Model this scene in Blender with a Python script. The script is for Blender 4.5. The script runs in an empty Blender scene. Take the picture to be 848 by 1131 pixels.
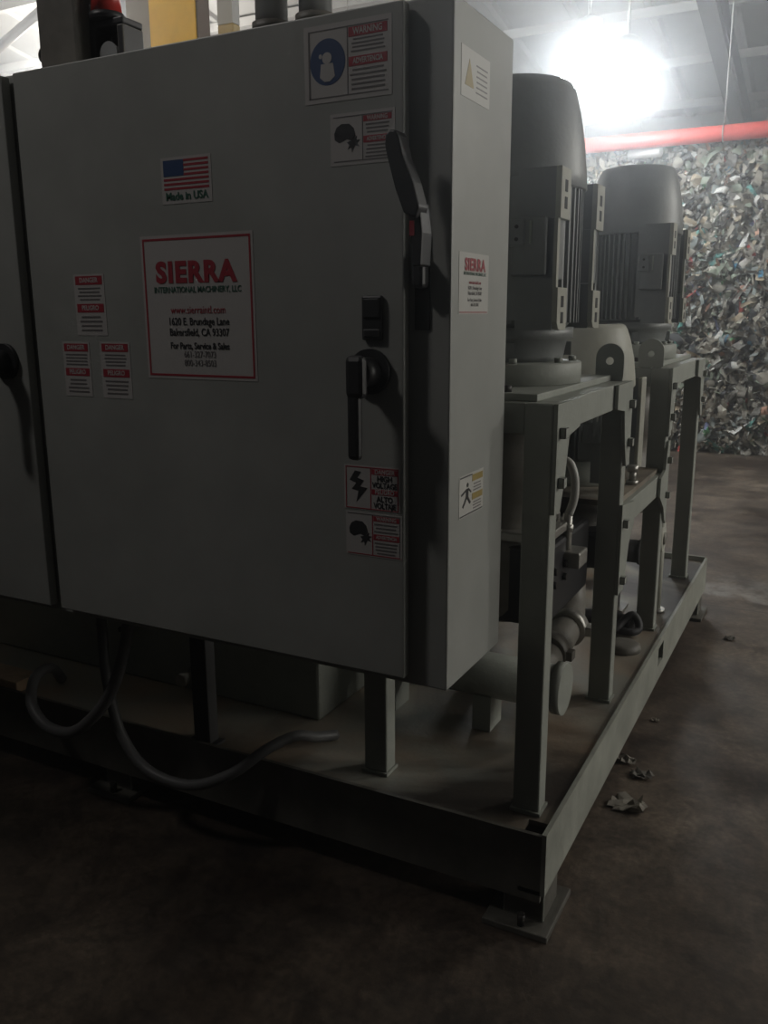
import bpy, bmesh, math, random
from mathutils import Vector, Matrix, Euler, noise

random.seed(11)
S = bpy.context.scene
COL = S.collection

# ------------------------------------------------------------------ camera, world, lights, exposure
cam = bpy.data.objects.new('camera', bpy.data.cameras.new('camera'))
COL.objects.link(cam)
S.camera = cam
cam.data.sensor_fit = 'VERTICAL'
cam.data.sensor_height = 36.0
cam.data.lens = 30.49
cam.data.clip_start = 0.05
R_ = Matrix(((0.88616003, -0.09809068, 0.45287815),
             (0.46334891, 0.19877127, -0.86359583),
             (-0.00530847, 0.97512471, 0.22159337)))
cam.matrix_world = Matrix.Translation((0, 0, 1.55)) @ R_.to_4x4()

W = bpy.data.worlds.new('world')
S.world = W
W.use_nodes = True
W.node_tree.nodes['Background'].inputs['Color'].default_value = (0.80, 0.90, 1.0, 1)
W.node_tree.nodes['Background'].inputs['Strength'].default_value = 0.006

S.view_settings.view_transform = 'Standard'
S.view_settings.look = 'None'
S.view_settings.exposure = 0.0
S.view_settings.gamma = 1.0
S.view_settings.use_curve_mapping = False
S.cycles.use_denoising = True
S.cycles.max_bounces = 6
S.cycles.volume_bounces = 0
S.cycles.sample_clamp_indirect = 4.0


def area_light(name, loc, target, size, energy, color, size_y=None):
    l = bpy.data.lights.new(name, 'AREA')
    l.energy = energy
    l.color = color
    l.size = size
    if size_y:
        l.shape = 'RECTANGLE'
        l.size_y = size_y
    o = bpy.data.objects.new(name, l)
    COL.objects.link(o)
    o.location = loc
    o.rotation_euler = (Vector(target) - Vector(loc)).to_track_quat('-Z', 'Y').to_euler()
    return o


def bulb(name, loc, radius, energy, color):
    l = bpy.data.lights.new(name, 'POINT')
    l.energy = energy
    l.color = color
    l.shadow_soft_size = radius
    o = bpy.data.objects.new(name, l)
    COL.objects.link(o)
    o.location = loc
    return o


# broad light from the right, its source unseen; dim lamp high above the photographer's left; unseen fill lights added
area_light('right_side_light', (7.5, 5.2, 3.0), (-0.8, 4.6, 1.3), 3.2, 220, (1.0, 0.97, 0.90), 3.6)
def spot(name, loc, target, energy, color, radius, deg):
    l = bpy.data.lights.new(name, 'SPOT')
    l.energy = energy
    l.color = color
    l.shadow_soft_size = radius
    l.spot_size = math.radians(deg)
    l.spot_blend = 1.0
    o = bpy.data.objects.new(name, l)
    COL.objects.link(o)
    o.location = loc
    o.rotation_euler = (Vector(target) - Vector(loc)).to_track_quat('-Z', 'Y').to_euler()
    return o


spot('aisle_lamp', (-3.4, -0.3, 4.9), (-1.35, 1.58, 2.25), 122, (1.0, 0.96, 0.93), 0.28, 62)
spot('column_fill_spot', (-4.6, 1.9, 4.3), (-3.5, 4.2, 3.1), 170, (1.0, 0.94, 0.82), 0.15, 48)  # unseen spot added to light the yellow column front
bulb('roof_fill_left', (-9.6, 9.6, 4.4), 0.3, 620, (1.0, 0.99, 0.95))  # unseen light added to brighten the roof at upper left
bulb('bale_fill_right', (3.2, 6.4, 3.3), 0.3, 235, (1.0, 0.98, 0.92))  # unseen light added to brighten the bales and far floor

# ------------------------------------------------------------------ materials


def mat(name, color, rough=0.5, metal=0.0, var=0.0, vscale=6.0, bump=0.0, bscale=40.0, spec=0.5, color2=None, detail=4.0):
    m = bpy.data.materials.new(name)
    m.use_nodes = True
    nt = m.node_tree
    b = nt.nodes['Principled BSDF']
    b.inputs['Roughness'].default_value = rough
    b.inputs['Metallic'].default_value = metal
    b.inputs['Specular IOR Level'].default_value = spec
    c = (*color, 1)
    tc = nt.nodes.new('ShaderNodeTexCoord')
    if var or color2:
        n = nt.nodes.new('ShaderNodeTexNoise')
        n.inputs['Scale'].default_value = vscale
        n.inputs['Detail'].default_value = detail
        n.inputs['Roughness'].default_value = 0.65
        nt.links.new(tc.outputs['Object'], n.inputs['Vector'])
        r = nt.nodes.new('ShaderNodeValToRGB')
        r.color_ramp.elements[0].position = 0.35
        r.color_ramp.elements[1].position = 0.68
        if color2:
            r.color_ramp.elements[0].color = c
            r.color_ramp.elements[1].color = (*color2, 1)
        else:
            r.color_ramp.elements[0].color = tuple(x * (1 - var) for x in color) + (1,)
            r.color_ramp.elements[1].color = tuple(min(1, x * (1 + var)) for x in color) + (1,)
        nt.links.new(n.outputs['Fac'], r.inputs['Fac'])
        nt.links.new(r.outputs['Color'], b.inputs['Base Color'])
    else:
        b.inputs['Base Color'].default_value = c
    if bump:
        n2 = nt.nodes.new('ShaderNodeTexNoise')
        n2.inputs['Scale'].default_value = bscale
        n2.inputs['Detail'].default_value = 3
        nt.links.new(tc.outputs['Object'], n2.inputs['Vector'])
        bp = nt.nodes.new('ShaderNodeBump')
        bp.inputs['Strength'].default_value = bump
        bp.inputs['Distance'].default_value = 0.02
        nt.links.new(n2.outputs['Fac'], bp.inputs['Height'])
        nt.links.new(bp.outputs['Normal'], b.inputs['Normal'])
    return m


def glow(name, color, strength):
    m = bpy.data.materials.new(name)
    m.use_nodes = True
    b = m.node_tree.nodes['Principled BSDF']
    b.inputs['Base Color'].default_value = (*color, 1)
    b.inputs['Emission Color'].default_value = (*color, 1)
    b.inputs['Emission Strength'].default_value = strength
    return m


M = {}
M['cab'] = mat('cabinet_grey_enamel', (0.33, 0.338, 0.318), 0.42, var=0.09, vscale=3.5)
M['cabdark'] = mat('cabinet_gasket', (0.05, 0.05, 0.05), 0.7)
M['paint'] = mat('machine_grey_green_paint', (0.30, 0.315, 0.28), 0.55, var=0.12, vscale=5, bump=0.06, bscale=60)
M['motor'] = mat('motor_grey_paint', (0.20, 0.212, 0.208), 0.42, var=0.10, vscale=6, bump=0.05, bscale=70)
M['lightpaint'] = mat('bell_grey_paint', (0.40, 0.40, 0.34), 0.5, var=0.12, vscale=7, bump=0.05)
M['black'] = mat('black_plastic', (0.018, 0.018, 0.02), 0.45)
M['rubber'] = mat('black_rubber', (0.03, 0.03, 0.032), 0.6)
M['hose'] = mat('grey_hose', (0.10, 0.10, 0.10), 0.5)
M['steel'] = mat('dull_steel', (0.42, 0.41, 0.38), 0.4, metal=0.8, var=0.15)
M['pipe'] = mat('dark_pipe_paint', (0.16, 0.15, 0.13), 0.5, var=0.2, vscale=9)
M['bolt'] = mat('black_bolt', (0.035, 0.033, 0.03), 0.5, metal=0.4)
M['slot'] = mat('dark_slot', (0.015, 0.015, 0.015), 0.8)
M['red'] = mat('red_pipe_paint', (0.62, 0.075, 0.06), 0.4, var=0.1)
M['redlens'] = mat('red_lens', (0.55, 0.04, 0.03), 0.3)
M['yellow'] = mat('yellow_paint', (0.82, 0.47, 0.012), 0.6, var=0.12, vscale=3)
M['ochre'] = mat('ochre_paint', (0.50, 0.36, 0.13), 0.55, var=0.12, vscale=3)
M['galv'] = mat('galvanised_conduit', (0.42, 0.43, 0.43), 0.42, metal=0.5, var=0.1)
M['duct'] = mat('duct_grey_brown', (0.20, 0.17, 0.135), 0.6, var=0.1)
M['brown'] = mat('rust_brown_paint', (0.13, 0.08, 0.05), 0.6, var=0.2)
M['white'] = mat('sticker_white', (0.46, 0.445, 0.43), 0.45)
M['white2'] = mat('sticker_white_side', (0.50, 0.495, 0.465), 0.4)
M['ink_red'] = mat('print_red', (0.34, 0.035, 0.05), 0.4)
M['ink_dark'] = mat('print_black', (0.03, 0.03, 0.032), 0.4)
M['ink_grey'] = mat('print_grey', (0.16, 0.15, 0.15), 0.4)
M['ink_green'] = mat('print_green', (0.04, 0.12, 0.085), 0.4)
M['ink_blue'] = mat('print_blue', (0.035, 0.07, 0.17), 0.4)
M['ink_amber'] = mat('print_amber', (0.34, 0.26, 0.09), 0.4)
M['roof'] = mat('roof_sheet', (0.47, 0.455, 0.43), 0.6, var=0.10, vscale=0.6, bump=0.03)
M['purlin'] = mat('purlin_grey', (0.46, 0.445, 0.42), 0.6)
M['rafter'] = mat('rafter_paint', (0.15, 0.14, 0.135), 0.6)
M['wallm'] = mat('wall_sheet', (0.34, 0.34, 0.33), 0.6, var=0.1, vscale=0.8)
M['skirt'] = mat('skid_side_paint', (0.30, 0.31, 0.27), 0.55, var=0.2, vscale=6, bump=0.05)
M['shade_dark'] = mat('shade_darkened_steel', (0.11, 0.105, 0.09), 0.5, var=0.35, vscale=5)  # front channel and foot plates: shade put into a darker colour
M['timber'] = mat('pale_timber', (0.42, 0.30, 0.19), 0.75, var=0.2, vscale=14)
M['lamp'] = glow('lamp_glow', (0.92, 0.975, 1.0), 52)


def floor_material():
    m = bpy.data.materials.new('stained_concrete')
    m.use_nodes = True
    nt = m.node_tree
    b = nt.nodes['Principled BSDF']
    tc = nt.nodes.new('ShaderNodeTexCoord')

    def nz(scale, det, dist=0.0):
        n = nt.nodes.new('ShaderNodeTexNoise')
        n.inputs['Scale'].default_value = scale
        n.inputs['Detail'].default_value = det
        n.inputs['Roughness'].default_value = 0.7
        n.inputs['Distortion'].default_value = dist
        nt.links.new(tc.outputs['Object'], n.inputs['Vector'])
        return n

    def ramp(src, a, ca, bb, cb):
        r = nt.nodes.new('ShaderNodeValToRGB')
        r.color_ramp.elements[0].position = a
        r.color_ramp.elements[1].position = bb
        r.color_ramp.elements[0].color = (*ca, 1)
        r.color_ramp.elements[1].color = (*cb, 1)
        nt.links.new(src.outputs['Fac'], r.inputs['Fac'])
        return r
    def mul(a, c, mode='MULTIPLY', fac=1.0):
        m_ = nt.nodes.new('ShaderNodeMix')
        m_.data_type = 'RGBA'
        m_.blend_type = mode
        if isinstance(fac, float):
            m_.inputs[0].default_value = fac
        else:
            nt.links.new(fac, m_.inputs[0])
        nt.links.new(a, m_.inputs[6])
        if isinstance(c, tuple):
            m_.inputs[7].default_value = (*c, 1)
        else:
            nt.links.new(c, m_.inputs[7])
        return m_

    def mth(op, a, b_):
        m_ = nt.nodes.new('ShaderNodeMath')
        m_.operation = op
        for k, v in enumerate((a, b_)):
            if isinstance(v, (int, float)):
                m_.inputs[k].default_value = v
            else:
                nt.links.new(v, m_.inputs[k])
        return m_.outputs[0]

    def rng(v, a, b_):
        m_ = nt.nodes.new('ShaderNodeMapRange')
        m_.interpolation_type = 'SMOOTHSTEP'
        nt.links.new(v, m_.inputs[0])
        m_.inputs[1].default_value = a
        m_.inputs[2].default_value = b_
        return m_.outputs[0]
    big = ramp(nz(0.8, 6, 0.6), 0.38, (0.050, 0.034, 0.025), 0.62, (0.185, 0.148, 0.116))
    fine = ramp(nz(6.0, 9, 0.5), 0.38, (0.50, 0.48, 0.46), 0.68, (1.35, 1.32, 1.25))
    grit = ramp(nz(42.0, 4, 0.0), 0.40, (0.72, 0.72, 0.72), 0.66, (1.25, 1.25, 1.25))
    mx = mul(mul(big.outputs['Color'], fine.outputs['Color']).outputs[2], grit.outputs['Color'])
    # a strip of light painted pale into the floor beyond the skid, with a saw-cut joint before it
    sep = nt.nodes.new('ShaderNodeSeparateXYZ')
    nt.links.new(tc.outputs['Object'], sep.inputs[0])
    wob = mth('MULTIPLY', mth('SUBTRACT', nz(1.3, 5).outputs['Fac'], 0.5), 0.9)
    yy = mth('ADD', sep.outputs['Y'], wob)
    lit_band = mth('MULTIPLY', rng(yy, 4.92, 5.06), mth('SUBTRACT', 1.0, rng(yy, 5.22, 5.55)))
    lit_band = mth('MULTIPLY', lit_band, rng(nz(9.0, 6).outputs['Fac'], 0.36, 0.6))
    mx = mul(mx.outputs[2], (0.30, 0.29, 0.27), 'MIX', mth('MULTIPLY', lit_band, 0.75))
    oil = mth('SUBTRACT', 1.0, rng(mth('ADD', yy, mth('MULTIPLY', wob, 2.0)), 1.3, 2.7))  # mask for shade painted dark into the floor in front of the skid
    mx = mul(mx.outputs[2], (0.42, 0.40, 0.38), 'MULTIPLY', oil)  # painted shade on the floor in front of the skid, not oil
    joint = mth('LESS_THAN', mth('ABSOLUTE', mth('SUBTRACT', sep.outputs['Y'], 4.80), 0), 0.008)
    mx = mul(mx.outputs[2], (0.03, 0.025, 0.02), 'MIX', mth('MULTIPLY', joint, 0.7))
    nt.links.new(mx.outputs[2], b.inputs['Base Color'])
    rr = ramp(nz(1.6, 4), 0.35, (0.45,) * 3, 0.7, (0.8,) * 3)
    nt.links.new(rr.outputs['Color'], b.inputs['Roughness'])
    bp = nt.nodes.new('ShaderNodeBump')
    bp.inputs['Strength'].default_value = 0.15
    bp.inputs['Distance'].default_value = 0.02
    nt.links.new(nz(24, 6).outputs['Fac'], bp.inputs['Height'])
    nt.links.new(bp.outputs['Normal'], b.inputs['Normal'])
    return m


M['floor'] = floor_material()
M['deck'] = mat('dusty_deck_plate', (0.27, 0.28, 0.25), 0.6, vscale=3.0, color2=(0.33, 0.245, 0.17), bump=0.08, bscale=60, detail=6)



def oily(m, pos, scale=1.1, dark=(0.12, 0.10, 0.09)):
    nt = m.node_tree
    b = nt.nodes['Principled BSDF']
    src = b.inputs['Base Color'].links[0].from_socket
    tc = nt.nodes.new('ShaderNodeTexCoord')
    n = nt.nodes.new('ShaderNodeTexNoise')
    n.inputs['Scale'].default_value = scale
    n.inputs['Detail'].default_value = 5
    n.inputs['Distortion'].default_value = 0.8
    nt.links.new(tc.outputs['Object'], n.inputs['Vector'])
    r = nt.nodes.new('ShaderNodeValToRGB')
    r.color_ramp.elements[0].position = pos
    r.color_ramp.elements[1].position = pos + 0.12
    r.color_ramp.elements[0].color = (*dark, 1)
    r.color_ramp.elements[1].color = (1, 1, 1, 1)
    nt.links.new(n.outputs['Fac'], r.inputs['Fac'])
    mx = nt.nodes.new('ShaderNodeMix')
    mx.data_type = 'RGBA'
    mx.blend_type = 'MULTIPLY'
    mx.inputs[0].default_value = 1.0
    nt.links.new(src, mx.inputs[6])
    nt.links.new(r.outputs['Color'], mx.inputs[7])
    nt.links.new(mx.outputs[2], b.inputs['Base Color'])


oily(M['deck'], 0.42)

# ------------------------------------------------------------------ mesh helpers
class MB:
    """collects shapes, links them as one mesh object"""

    def __init__(s):
        s.bm = bmesh.new()
        s.mats = []

    def mi(s, m):
        if m not in s.mats:
            s.mats.append(m)
        return s.mats.index(m)

    def _setmat(s, faces, m, smooth=False):
        i = s.mi(m)
        for f in faces:
            f.material_index = i
            f.smooth = smooth

    def box(s, x0, x1, y0, y1, z0, z1, m, bevel=0.0, rot=None, seg=2):
        r = bmesh.ops.create_cube(s.bm, size=1.0)
        vs = r['verts']
        c = Vector(((x0 + x1) / 2, (y0 + y1) / 2, (z0 + z1) / 2))
        d = Vector((abs(x1 - x0), abs(y1 - y0), abs(z1 - z0)))
        for v in vs:
            v.co = Vector((v.co.x * d.x, v.co.y * d.y, v.co.z * d.z))
        faces = list({f for v in vs for f in v.link_faces})
        if bevel:
            edges = list({e for v in vs for e in v.link_edges})
            rb = bmesh.ops.bevel(s.bm, geom=edges, offset=min(bevel, min(d) * 0.45), segments=seg, affect='EDGES', profile=0.5)
            faces = list({f for f in rb['faces']} | {f for f in faces if f.is_valid})
            vs = list({v for f in faces for v in f.verts})
        for v in vs:
            if rot:
                v.co = rot @ v.co
            v.co += c
        s._setmat(faces, m)
        return vs

    def cyl(s, p0, p1, r0, m, r1=None, seg=24, caps=True):
        r1 = r0 if r1 is None else r1
        p0, p1 = Vector(p0), Vector(p1)
        d = (p1 - p0).normalized()
        u = d.orthogonal().normalized()
        w = d.cross(u)
        a, b = [], []
        for k in range(seg):
            t = 2 * math.pi * k / seg
            e = u * math.cos(t) + w * math.sin(t)
            a.append(s.bm.verts.new(p0 + e * r0))
            b.append(s.bm.verts.new(p1 + e * r1))
        fs = [s.bm.faces.new((a[k], a[(k + 1) % seg], b[(k + 1) % seg], b[k])) for k in range(seg)]
        s._setmat(fs, m, True)
        if caps:
            cf = [s.bm.faces.new(a[::-1]), s.bm.faces.new(b)]
            s._setmat(cf, m)

    def lathe(s, prof, m, c=(0, 0, 0), seg=48, caps=True):
        """prof: (r, z) pairs, turned about the vertical through c"""
        rings = []
        for r, z in prof:
            rings.append([s.bm.verts.new((c[0] + r * math.cos(2 * math.pi * k / seg), c[1] + r * math.sin(2 * math.pi * k / seg), c[2] + z)) for k in range(seg)])
        fs = []
        for a, b in zip(rings, rings[1:]):
            for k in range(seg):
                fs.append(s.bm.faces.new((a[k], a[(k + 1) % seg], b[(k + 1) % seg], b[k])))
        s._setmat(fs, m, True)
        if caps:
            s._setmat([s.bm.faces.new(rings[0][::-1]), s.bm.faces.new(rings[-1])], m)

    def prism(s, pts, axis, a, b, m, bevel=0.0):
        """outline pts (2-D) extruded along axis 'x' (pts = y,z), 'y' (x,z) or 'z' (x,y) from a to b"""
        def P(p, t):
            return {'x': (t, p[0], p[1]), 'y': (p[0], t, p[1]), 'z': (p[0], p[1], t)}[axis]
        A = [s.bm.verts.new(P(p, a)) for p in pts]
        B = [s.bm.verts.new(P(p, b)) for p in pts]
        n = len(pts)
        fs = [s.bm.faces.new(A), s.bm.faces.new(B[::-1])]
        fs += [s.bm.faces.new((A[k], B[k], B[(k + 1) % n], A[(k + 1) % n])) for k in range(n)]
        s._setmat(fs, m)
        return fs

    def tube(s, pts, r, m, seg=12, smooth=4):
        P = [Vector(p) for p in pts]
        if smooth:
            Q = []
            n = len(P)
            for i in range(n - 1):
                p0, p1, p2, p3 = P[max(0, i - 1)], P[i], P[i + 1], P[min(n - 1, i + 2)]
                for k in range(smooth):
                    t = k / smooth
                    Q.append(0.5 * (2 * p1 + (p2 - p0) * t + (2 * p0 - 5 * p1 + 4 * p2 - p3) * t * t + (3 * p1 - p0 - 3 * p2 + p3) * t ** 3))
            Q.append(P[-1])
            P = Q
        rings = []
        u = None
        for i, p in enumerate(P):
            d = (P[min(i + 1, len(P) - 1)] - P[max(i - 1, 0)]).normalized()
            u = d.orthogonal().normalized() if u is None else (u - d * u.dot(d)).normalized()
            w = d.cross(u)
            rings.append([s.bm.verts.new(p + (u * math.cos(2 * math.pi * k / seg) + w * math.sin(2 * math.pi * k / seg)) * r) for k in range(seg)])
        fs = []
        for a, b in zip(rings, rings[1:]):
            for k in range(seg):
                fs.append(s.bm.faces.new((a[k], a[(k + 1) % seg], b[(k + 1) % seg], b[k])))
        s._setmat(fs, m, True)
        s._setmat([s.bm.faces.new(rings[0][::-1]), s.bm.faces.new(rings[-1])], m)

    def torus(s, c, axis, R, r, m, seg=36, sub=10, a0=0, a1=2 * math.pi):
        c = Vector(c)
        d = Vector(axis).normalized()
        u = d.orthogonal().normalized()
        w = d.cross(u)
        rings = []
        for k in range(seg):
            t = 2 * math.pi * k / seg
            e = u * math.cos(t) + w * math.sin(t)
            rings.append([s.bm.verts.new(c + e * (R + r * math.cos(2 * math.pi * j / sub)) + d * (r * math.sin(2 * math.pi * j / sub))) for j in range(sub)])
        fs = []
        for k in range(seg):
            a, b = rings[k], rings[(k + 1) % seg]
            for j in range(sub):
                fs.append(s.bm.faces.new((a[j], b[j], b[(j + 1) % sub], a[(j + 1) % sub])))
        s._setmat(fs, m, True)

    def build(s, name, parent=None, recalc=True, bevel=0.0):
        if recalc:
            bmesh.ops.recalc_face_normals(s.bm, faces=s.bm.faces)
        me = bpy.data.meshes.new(name)
        s.bm.to_mesh(me)
        s.bm.free()
        for m in s.mats:
            me.materials.append(m)
        o = bpy.data.objects.new(name, me)
        COL.objects.link(o)
        if parent:
            o.parent = parent
        if bevel:
            bv = o.modifiers.new('bevel', 'BEVEL')
            bv.width = bevel
            bv.segments = 2
            bv.limit_method = 'ANGLE'
        return o


def thing(name, label, cat, loc=(0, 0, 0), group=None):
    o = bpy.data.objects.new(name, None)
    o.empty_display_size = 0.1
    COL.objects.link(o)
    o.location = loc
    return tag(o, label, cat, group)


def tag(o, label, cat, group=None, kind=None):
    o['label'] = label
    o['category'] = cat
    if group:
        o['group'] = group
    if kind:
        o['kind'] = kind
    return o


def structure(o):
    o['kind'] = 'structure'
    return o


def copy_tree(o, parent=None):
    c = o.copy()
    COL.objects.link(c)
    c.parent = parent
    for ch in list(o.children):
        copy_tree(ch, c)
    return c


def text_mesh(name, body, size, m, parent, face, at, bold=0.0, sx=1.0, align='CENTER', depth=0.0002, space=1.0):
    """flat lettering; face 'front' looks to -Y, 'side' looks to +X; at = anchor point"""
    cu = bpy.data.curves.new(name, 'FONT')
    cu.body = body
    cu.size = size
    cu.space_character = space
    cu.align_x = align
    cu.align_y = 'CENTER'
    cu.offset = bold
    cu.extrude = depth
    cu.resolution_u = 3
    tmp = bpy.data.objects.new(name + '_curve', cu)
    COL.objects.link(tmp)
    dg = bpy.context.evaluated_depsgraph_get()
    me = bpy.data.meshes.new_from_object(tmp.evaluated_get(dg))
    bpy.data.objects.remove(tmp)
    bpy.data.curves.remove(cu)
    if face == 'front':
        R = Matrix(((1, 0, 0), (0, 0, -1), (0, 1, 0)))
    else:
        R = Matrix(((0, 0, 1), (1, 0, 0), (0, 1, 0)))
    me.transform(Matrix.Translation(at) @ R.to_4x4() @ Matrix.Diagonal((sx, 1, 1, 1)))
    me.materials.clear()
    me.materials.append(m)
    me.name = name
    o = bpy.data.objects.new(name, me)
    COL.objects.link(o)
    o.parent = parent
    return o


# ------------------------------------------------------------------ setting: floor, roof, walls
ROOF0, SLOPE = 7.67, 0.183


def roof_z(y):
    return ROOF0 - SLOPE * y


b = MB()
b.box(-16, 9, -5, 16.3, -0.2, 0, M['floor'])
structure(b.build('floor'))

# ribbed roof sheeting, falling towards the far wall
b = MB()
prof = []
x = -16.0
while x < 9.0:
    prof += [(x, 0.0), (x + 0.80, 0.0), (x + 0.84, 0.045), (x + 0.92, 0.045), (x + 0.96, 0.0)]
    x += 0.96
prof.append((x, 0.0))
lo = [(px, -5.0, roof_z(-5) - pz) for px, pz in prof]
hi = [(px, 16.3, roof_z(16.3) - pz) for px, pz in prof]
A = [b.bm.verts.new(p) for p in lo]
B = [b.bm.verts.new(p) for p in hi]
fs = [b.bm.faces.new((A[k], A[k + 1], B[k + 1], B[k])) for k in range(len(A) - 1)]
A2 = [b.bm.verts.new((p[0], p[1], p[2] + 0.10)) for p in lo]
B2 = [b.bm.verts.new((p[0], p[1], p[2] + 0.10)) for p in hi]
fs += [b.bm.faces.new((A2[k], B2[k], B2[k + 1], A2[k + 1])) for k in range(len(A) - 1)]
b._setmat(fs, M['roof'])
structure(b.build('ceiling', recalc=False))

b = MB()
for k in range(15):
    y = 15.3 - 1.45 * k
    z = roof_z(y) - 0.05
    b.box(-16, 9, y - 0.03, y + 0.03, z - 0.10, z, M['purlin'])
    b.box(-16, 9, y - 0.03, y + 0.08, z - 0.115, z - 0.10, M['purlin'])
structure(b.build('trim_purlins'))

# rafter: a deep I-section following the slope
b = MB()
ang = math.atan(-SLOPE)
for xr in (-1.78, -9.0):
    for (dx, d0, d1) in ((0.012, 0.16, 0.62), (0.10, 0.16, 0.18), (0.10, 0.60, 0.62)):
        v = [(xr + sx * dx, y, roof_z(y) - d) for y in (3.0, 16.0) for d in (d0, d1) for sx in (-1, 1)]
        vs = [b.bm.verts.new(p) for p in v]
        q = [(0, 1, 3, 2), (4, 6, 7, 5), (0, 4, 5, 1), (2, 3, 7, 6), (0, 2, 6, 4), (1, 5, 7, 3)]
        b._setmat([b.bm.faces.new([vs[i] for i in f]) for f in q], M['rafter'])
structure(b.build('trim_rafters'))

b = MB()
b.box(-16, 9, 16.0, 16.3, 0, roof_z(16.1) + 0.05, M['wallm'])
for k in range(26):
    b.box(-16 + k * 0.96, -15.9 + k * 0.96, 15.96, 16.0, 0, roof_z(16.0) - 0.05, M['wallm'])
structure(b.build('wall_back'))
b = MB()
b.prism([(-5, 0), (16.3, 0), (16.3, roof_z(16.3)), (-5, roof_z(-5))], 'x', -16.2, -16.0, M['wallm'])
structure(b.build('wall_left'))

# ------------------------------------------------------------------ lamps hanging from the roof


def high_bay(loc, label):
    x, y, z = loc
    t = thing('high_bay_lamp', label, 'ceiling lamp', loc, 'glaring lamps under the roof')
    q = MB()
    q.lathe([(0.10, -0.16), (0.24, -0.13), (0.30, 0.0), (0.28, 0.14), (0.20, 0.20), (0.10, 0.21)], M['lamp'], seg=32)
    q.build('lamp_globe', t)
    q = MB()
    q.lathe([(0.11, 0.21), (0.12, 0.24), (0.12, 0.42), (0.05, 0.46)], M['galv'], seg=24)
    q.build('ballast_housing', t)
    q = MB()
    q.cyl((0, 0, 0.45), (0, 0, roof_z(y) - 0.24 - z), 0.012, M['steel'], seg=8)
    q.build('hanging_rod', t)
    return t


high_bay((-1.98, 8.50, 3.50), 'glaring high bay lamp hanging lower and nearer, just above the waste bales')
high_bay((-2.52, 9.20, 3.92), 'glaring high bay lamp hanging higher and farther, beside the top of the tall motor')

# ------------------------------------------------------------------ waste bale wall
pal = [((0.46, 0.43, 0.37), 14), ((0.36, 0.33, 0.28), 16), ((0.27, 0.25, 0.215), 16), ((0.17, 0.16, 0.145), 12), ((0.60, 0.58, 0.54), 8),
       ((0.74, 0.73, 0.70), 3), ((0.31, 0.34, 0.33), 8), ((0.27, 0.30, 0.24), 7), ((0.40, 0.33, 0.24), 8), ((0.10, 0.10, 0.105), 6),
       ((0.10, 0.27, 0.42), 0.9), ((0.15, 0.37, 0.34), 1.3), ((0.50, 0.10, 0.09), 0.8), ((0.52, 0.30, 0.22), 1.2), ((0.20, 0.22, 0.36), 0.9), ((0.13, 0.33, 0.16), 0.6)]
pm = [mat('scrap_%s' % n, c, 0.85, var=0.15, vscale=20, spec=0.15) for n, (c, w) in
      zip('beige tan khaki taupe pale white grey sage kraft char blue teal red salmon indigo green'.split(), pal)]
wts = [w for c, w in pal]


def bale_surface(x, z):
    n = noise.noise(Vector((x * 1.3, z * 1.1, 3.1))) * 0.16 + noise.noise(Vector((x * 4.0, z * 4.0, 7.7))) * 0.07
    return 10.52 + n + 0.03 * z


BX0, BX1, BTOP = -6.6, 3.6, 3.30


def bale_top(x):
    return BTOP + noise.noise(Vector((x * 2.2, 0, 1.0))) * 0.10 + noise.noise(Vector((x * 7, 4, 1.0))) * 0.05


b = MB()
nx, nz = 130, 44
grid = []
for i in range(nx + 1):
    x = BX0 + (BX1 - BX0) * i / nx
    top = bale_top(x)
    col = [b.bm.verts.new((x, bale_surface(x, top * j / nz) + 0.03, top * j / nz)) for j in range(nz + 1)]
    col.append(b.bm.verts.new((x, 12.4, top - 0.05)))
    col.append(b.bm.verts.new((x, 12.4, 0.0)))
    grid.append(col)
fs = []
for i in range(nx):
    for j in range(nz + 2):
        fs.append(b.bm.faces.new((grid[i][j], grid[i + 1][j], grid[i + 1][j + 1], grid[i][j + 1])))
for f in fs:
    f.smooth = True
fs += [b.bm.faces.new(grid[0]), b.bm.faces.new(grid[-1][::-1])]
for m_ in pm:
    b.mi(m_)
for f in fs:
    f.material_index = random.choice((1, 2, 2, 3))


def flake(bm, c, L, Wd, mi):
    n, k = 5, 2
    e = Euler((random.gauss(0, 0.55), random.uniform(0, 6.28), random.gauss(0, 0.55)))
    # mostly facing out of the pile (towards -Y), long axis mostly hanging or slanting
    a = random.gauss(1.25, 0.65)
    bend = random.uniform(-4.5, 4.5)
    tw = random.uniform(-1.2, 1.2)
    rot = Matrix.Rotation(random.gauss(0, 0.7), 3, 'Z') @ Matrix.Rotation(random.gauss(0.05, 0.6), 3, 'X') @ Matrix.Rotation(-a, 3, 'Y')
    vs = []
    taper = random.uniform(0.15, 1.0)
    for i in range(n + 1):
        u = i / n - 0.5
        w = Wd * (1 - (1 - taper) * (i / n)) * random.uniform(0.75, 1.15)
        row = []
        for j in range(k + 1):
            v = j / k - 0.5
            dy = math.sin(u * bend * 2) * L * 0.22 + math.sin(v * 3 + u * tw * 3) * w * 0.25 + random.uniform(-1, 1) * 0.08 * Wd
            p = Vector((u * L * (0.8 + 0.2 * math.cos(u * bend)), dy, v * w + u * u * tw * L * 0.3))
            q_ = c + rot @ p
            q_.y += noise.noise(q_ * 11.0) * 0.07
            row.append(bm.verts.new(q_))
        vs.append(row)
    for i in range(n):
        for j in range(k):
            f = bm.faces.new((vs[i][j], vs[i + 1][j], vs[i + 1][j + 1], vs[i][j + 1]))
            f.material_index = mi
            f.smooth = random.random() < 0.85


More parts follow.
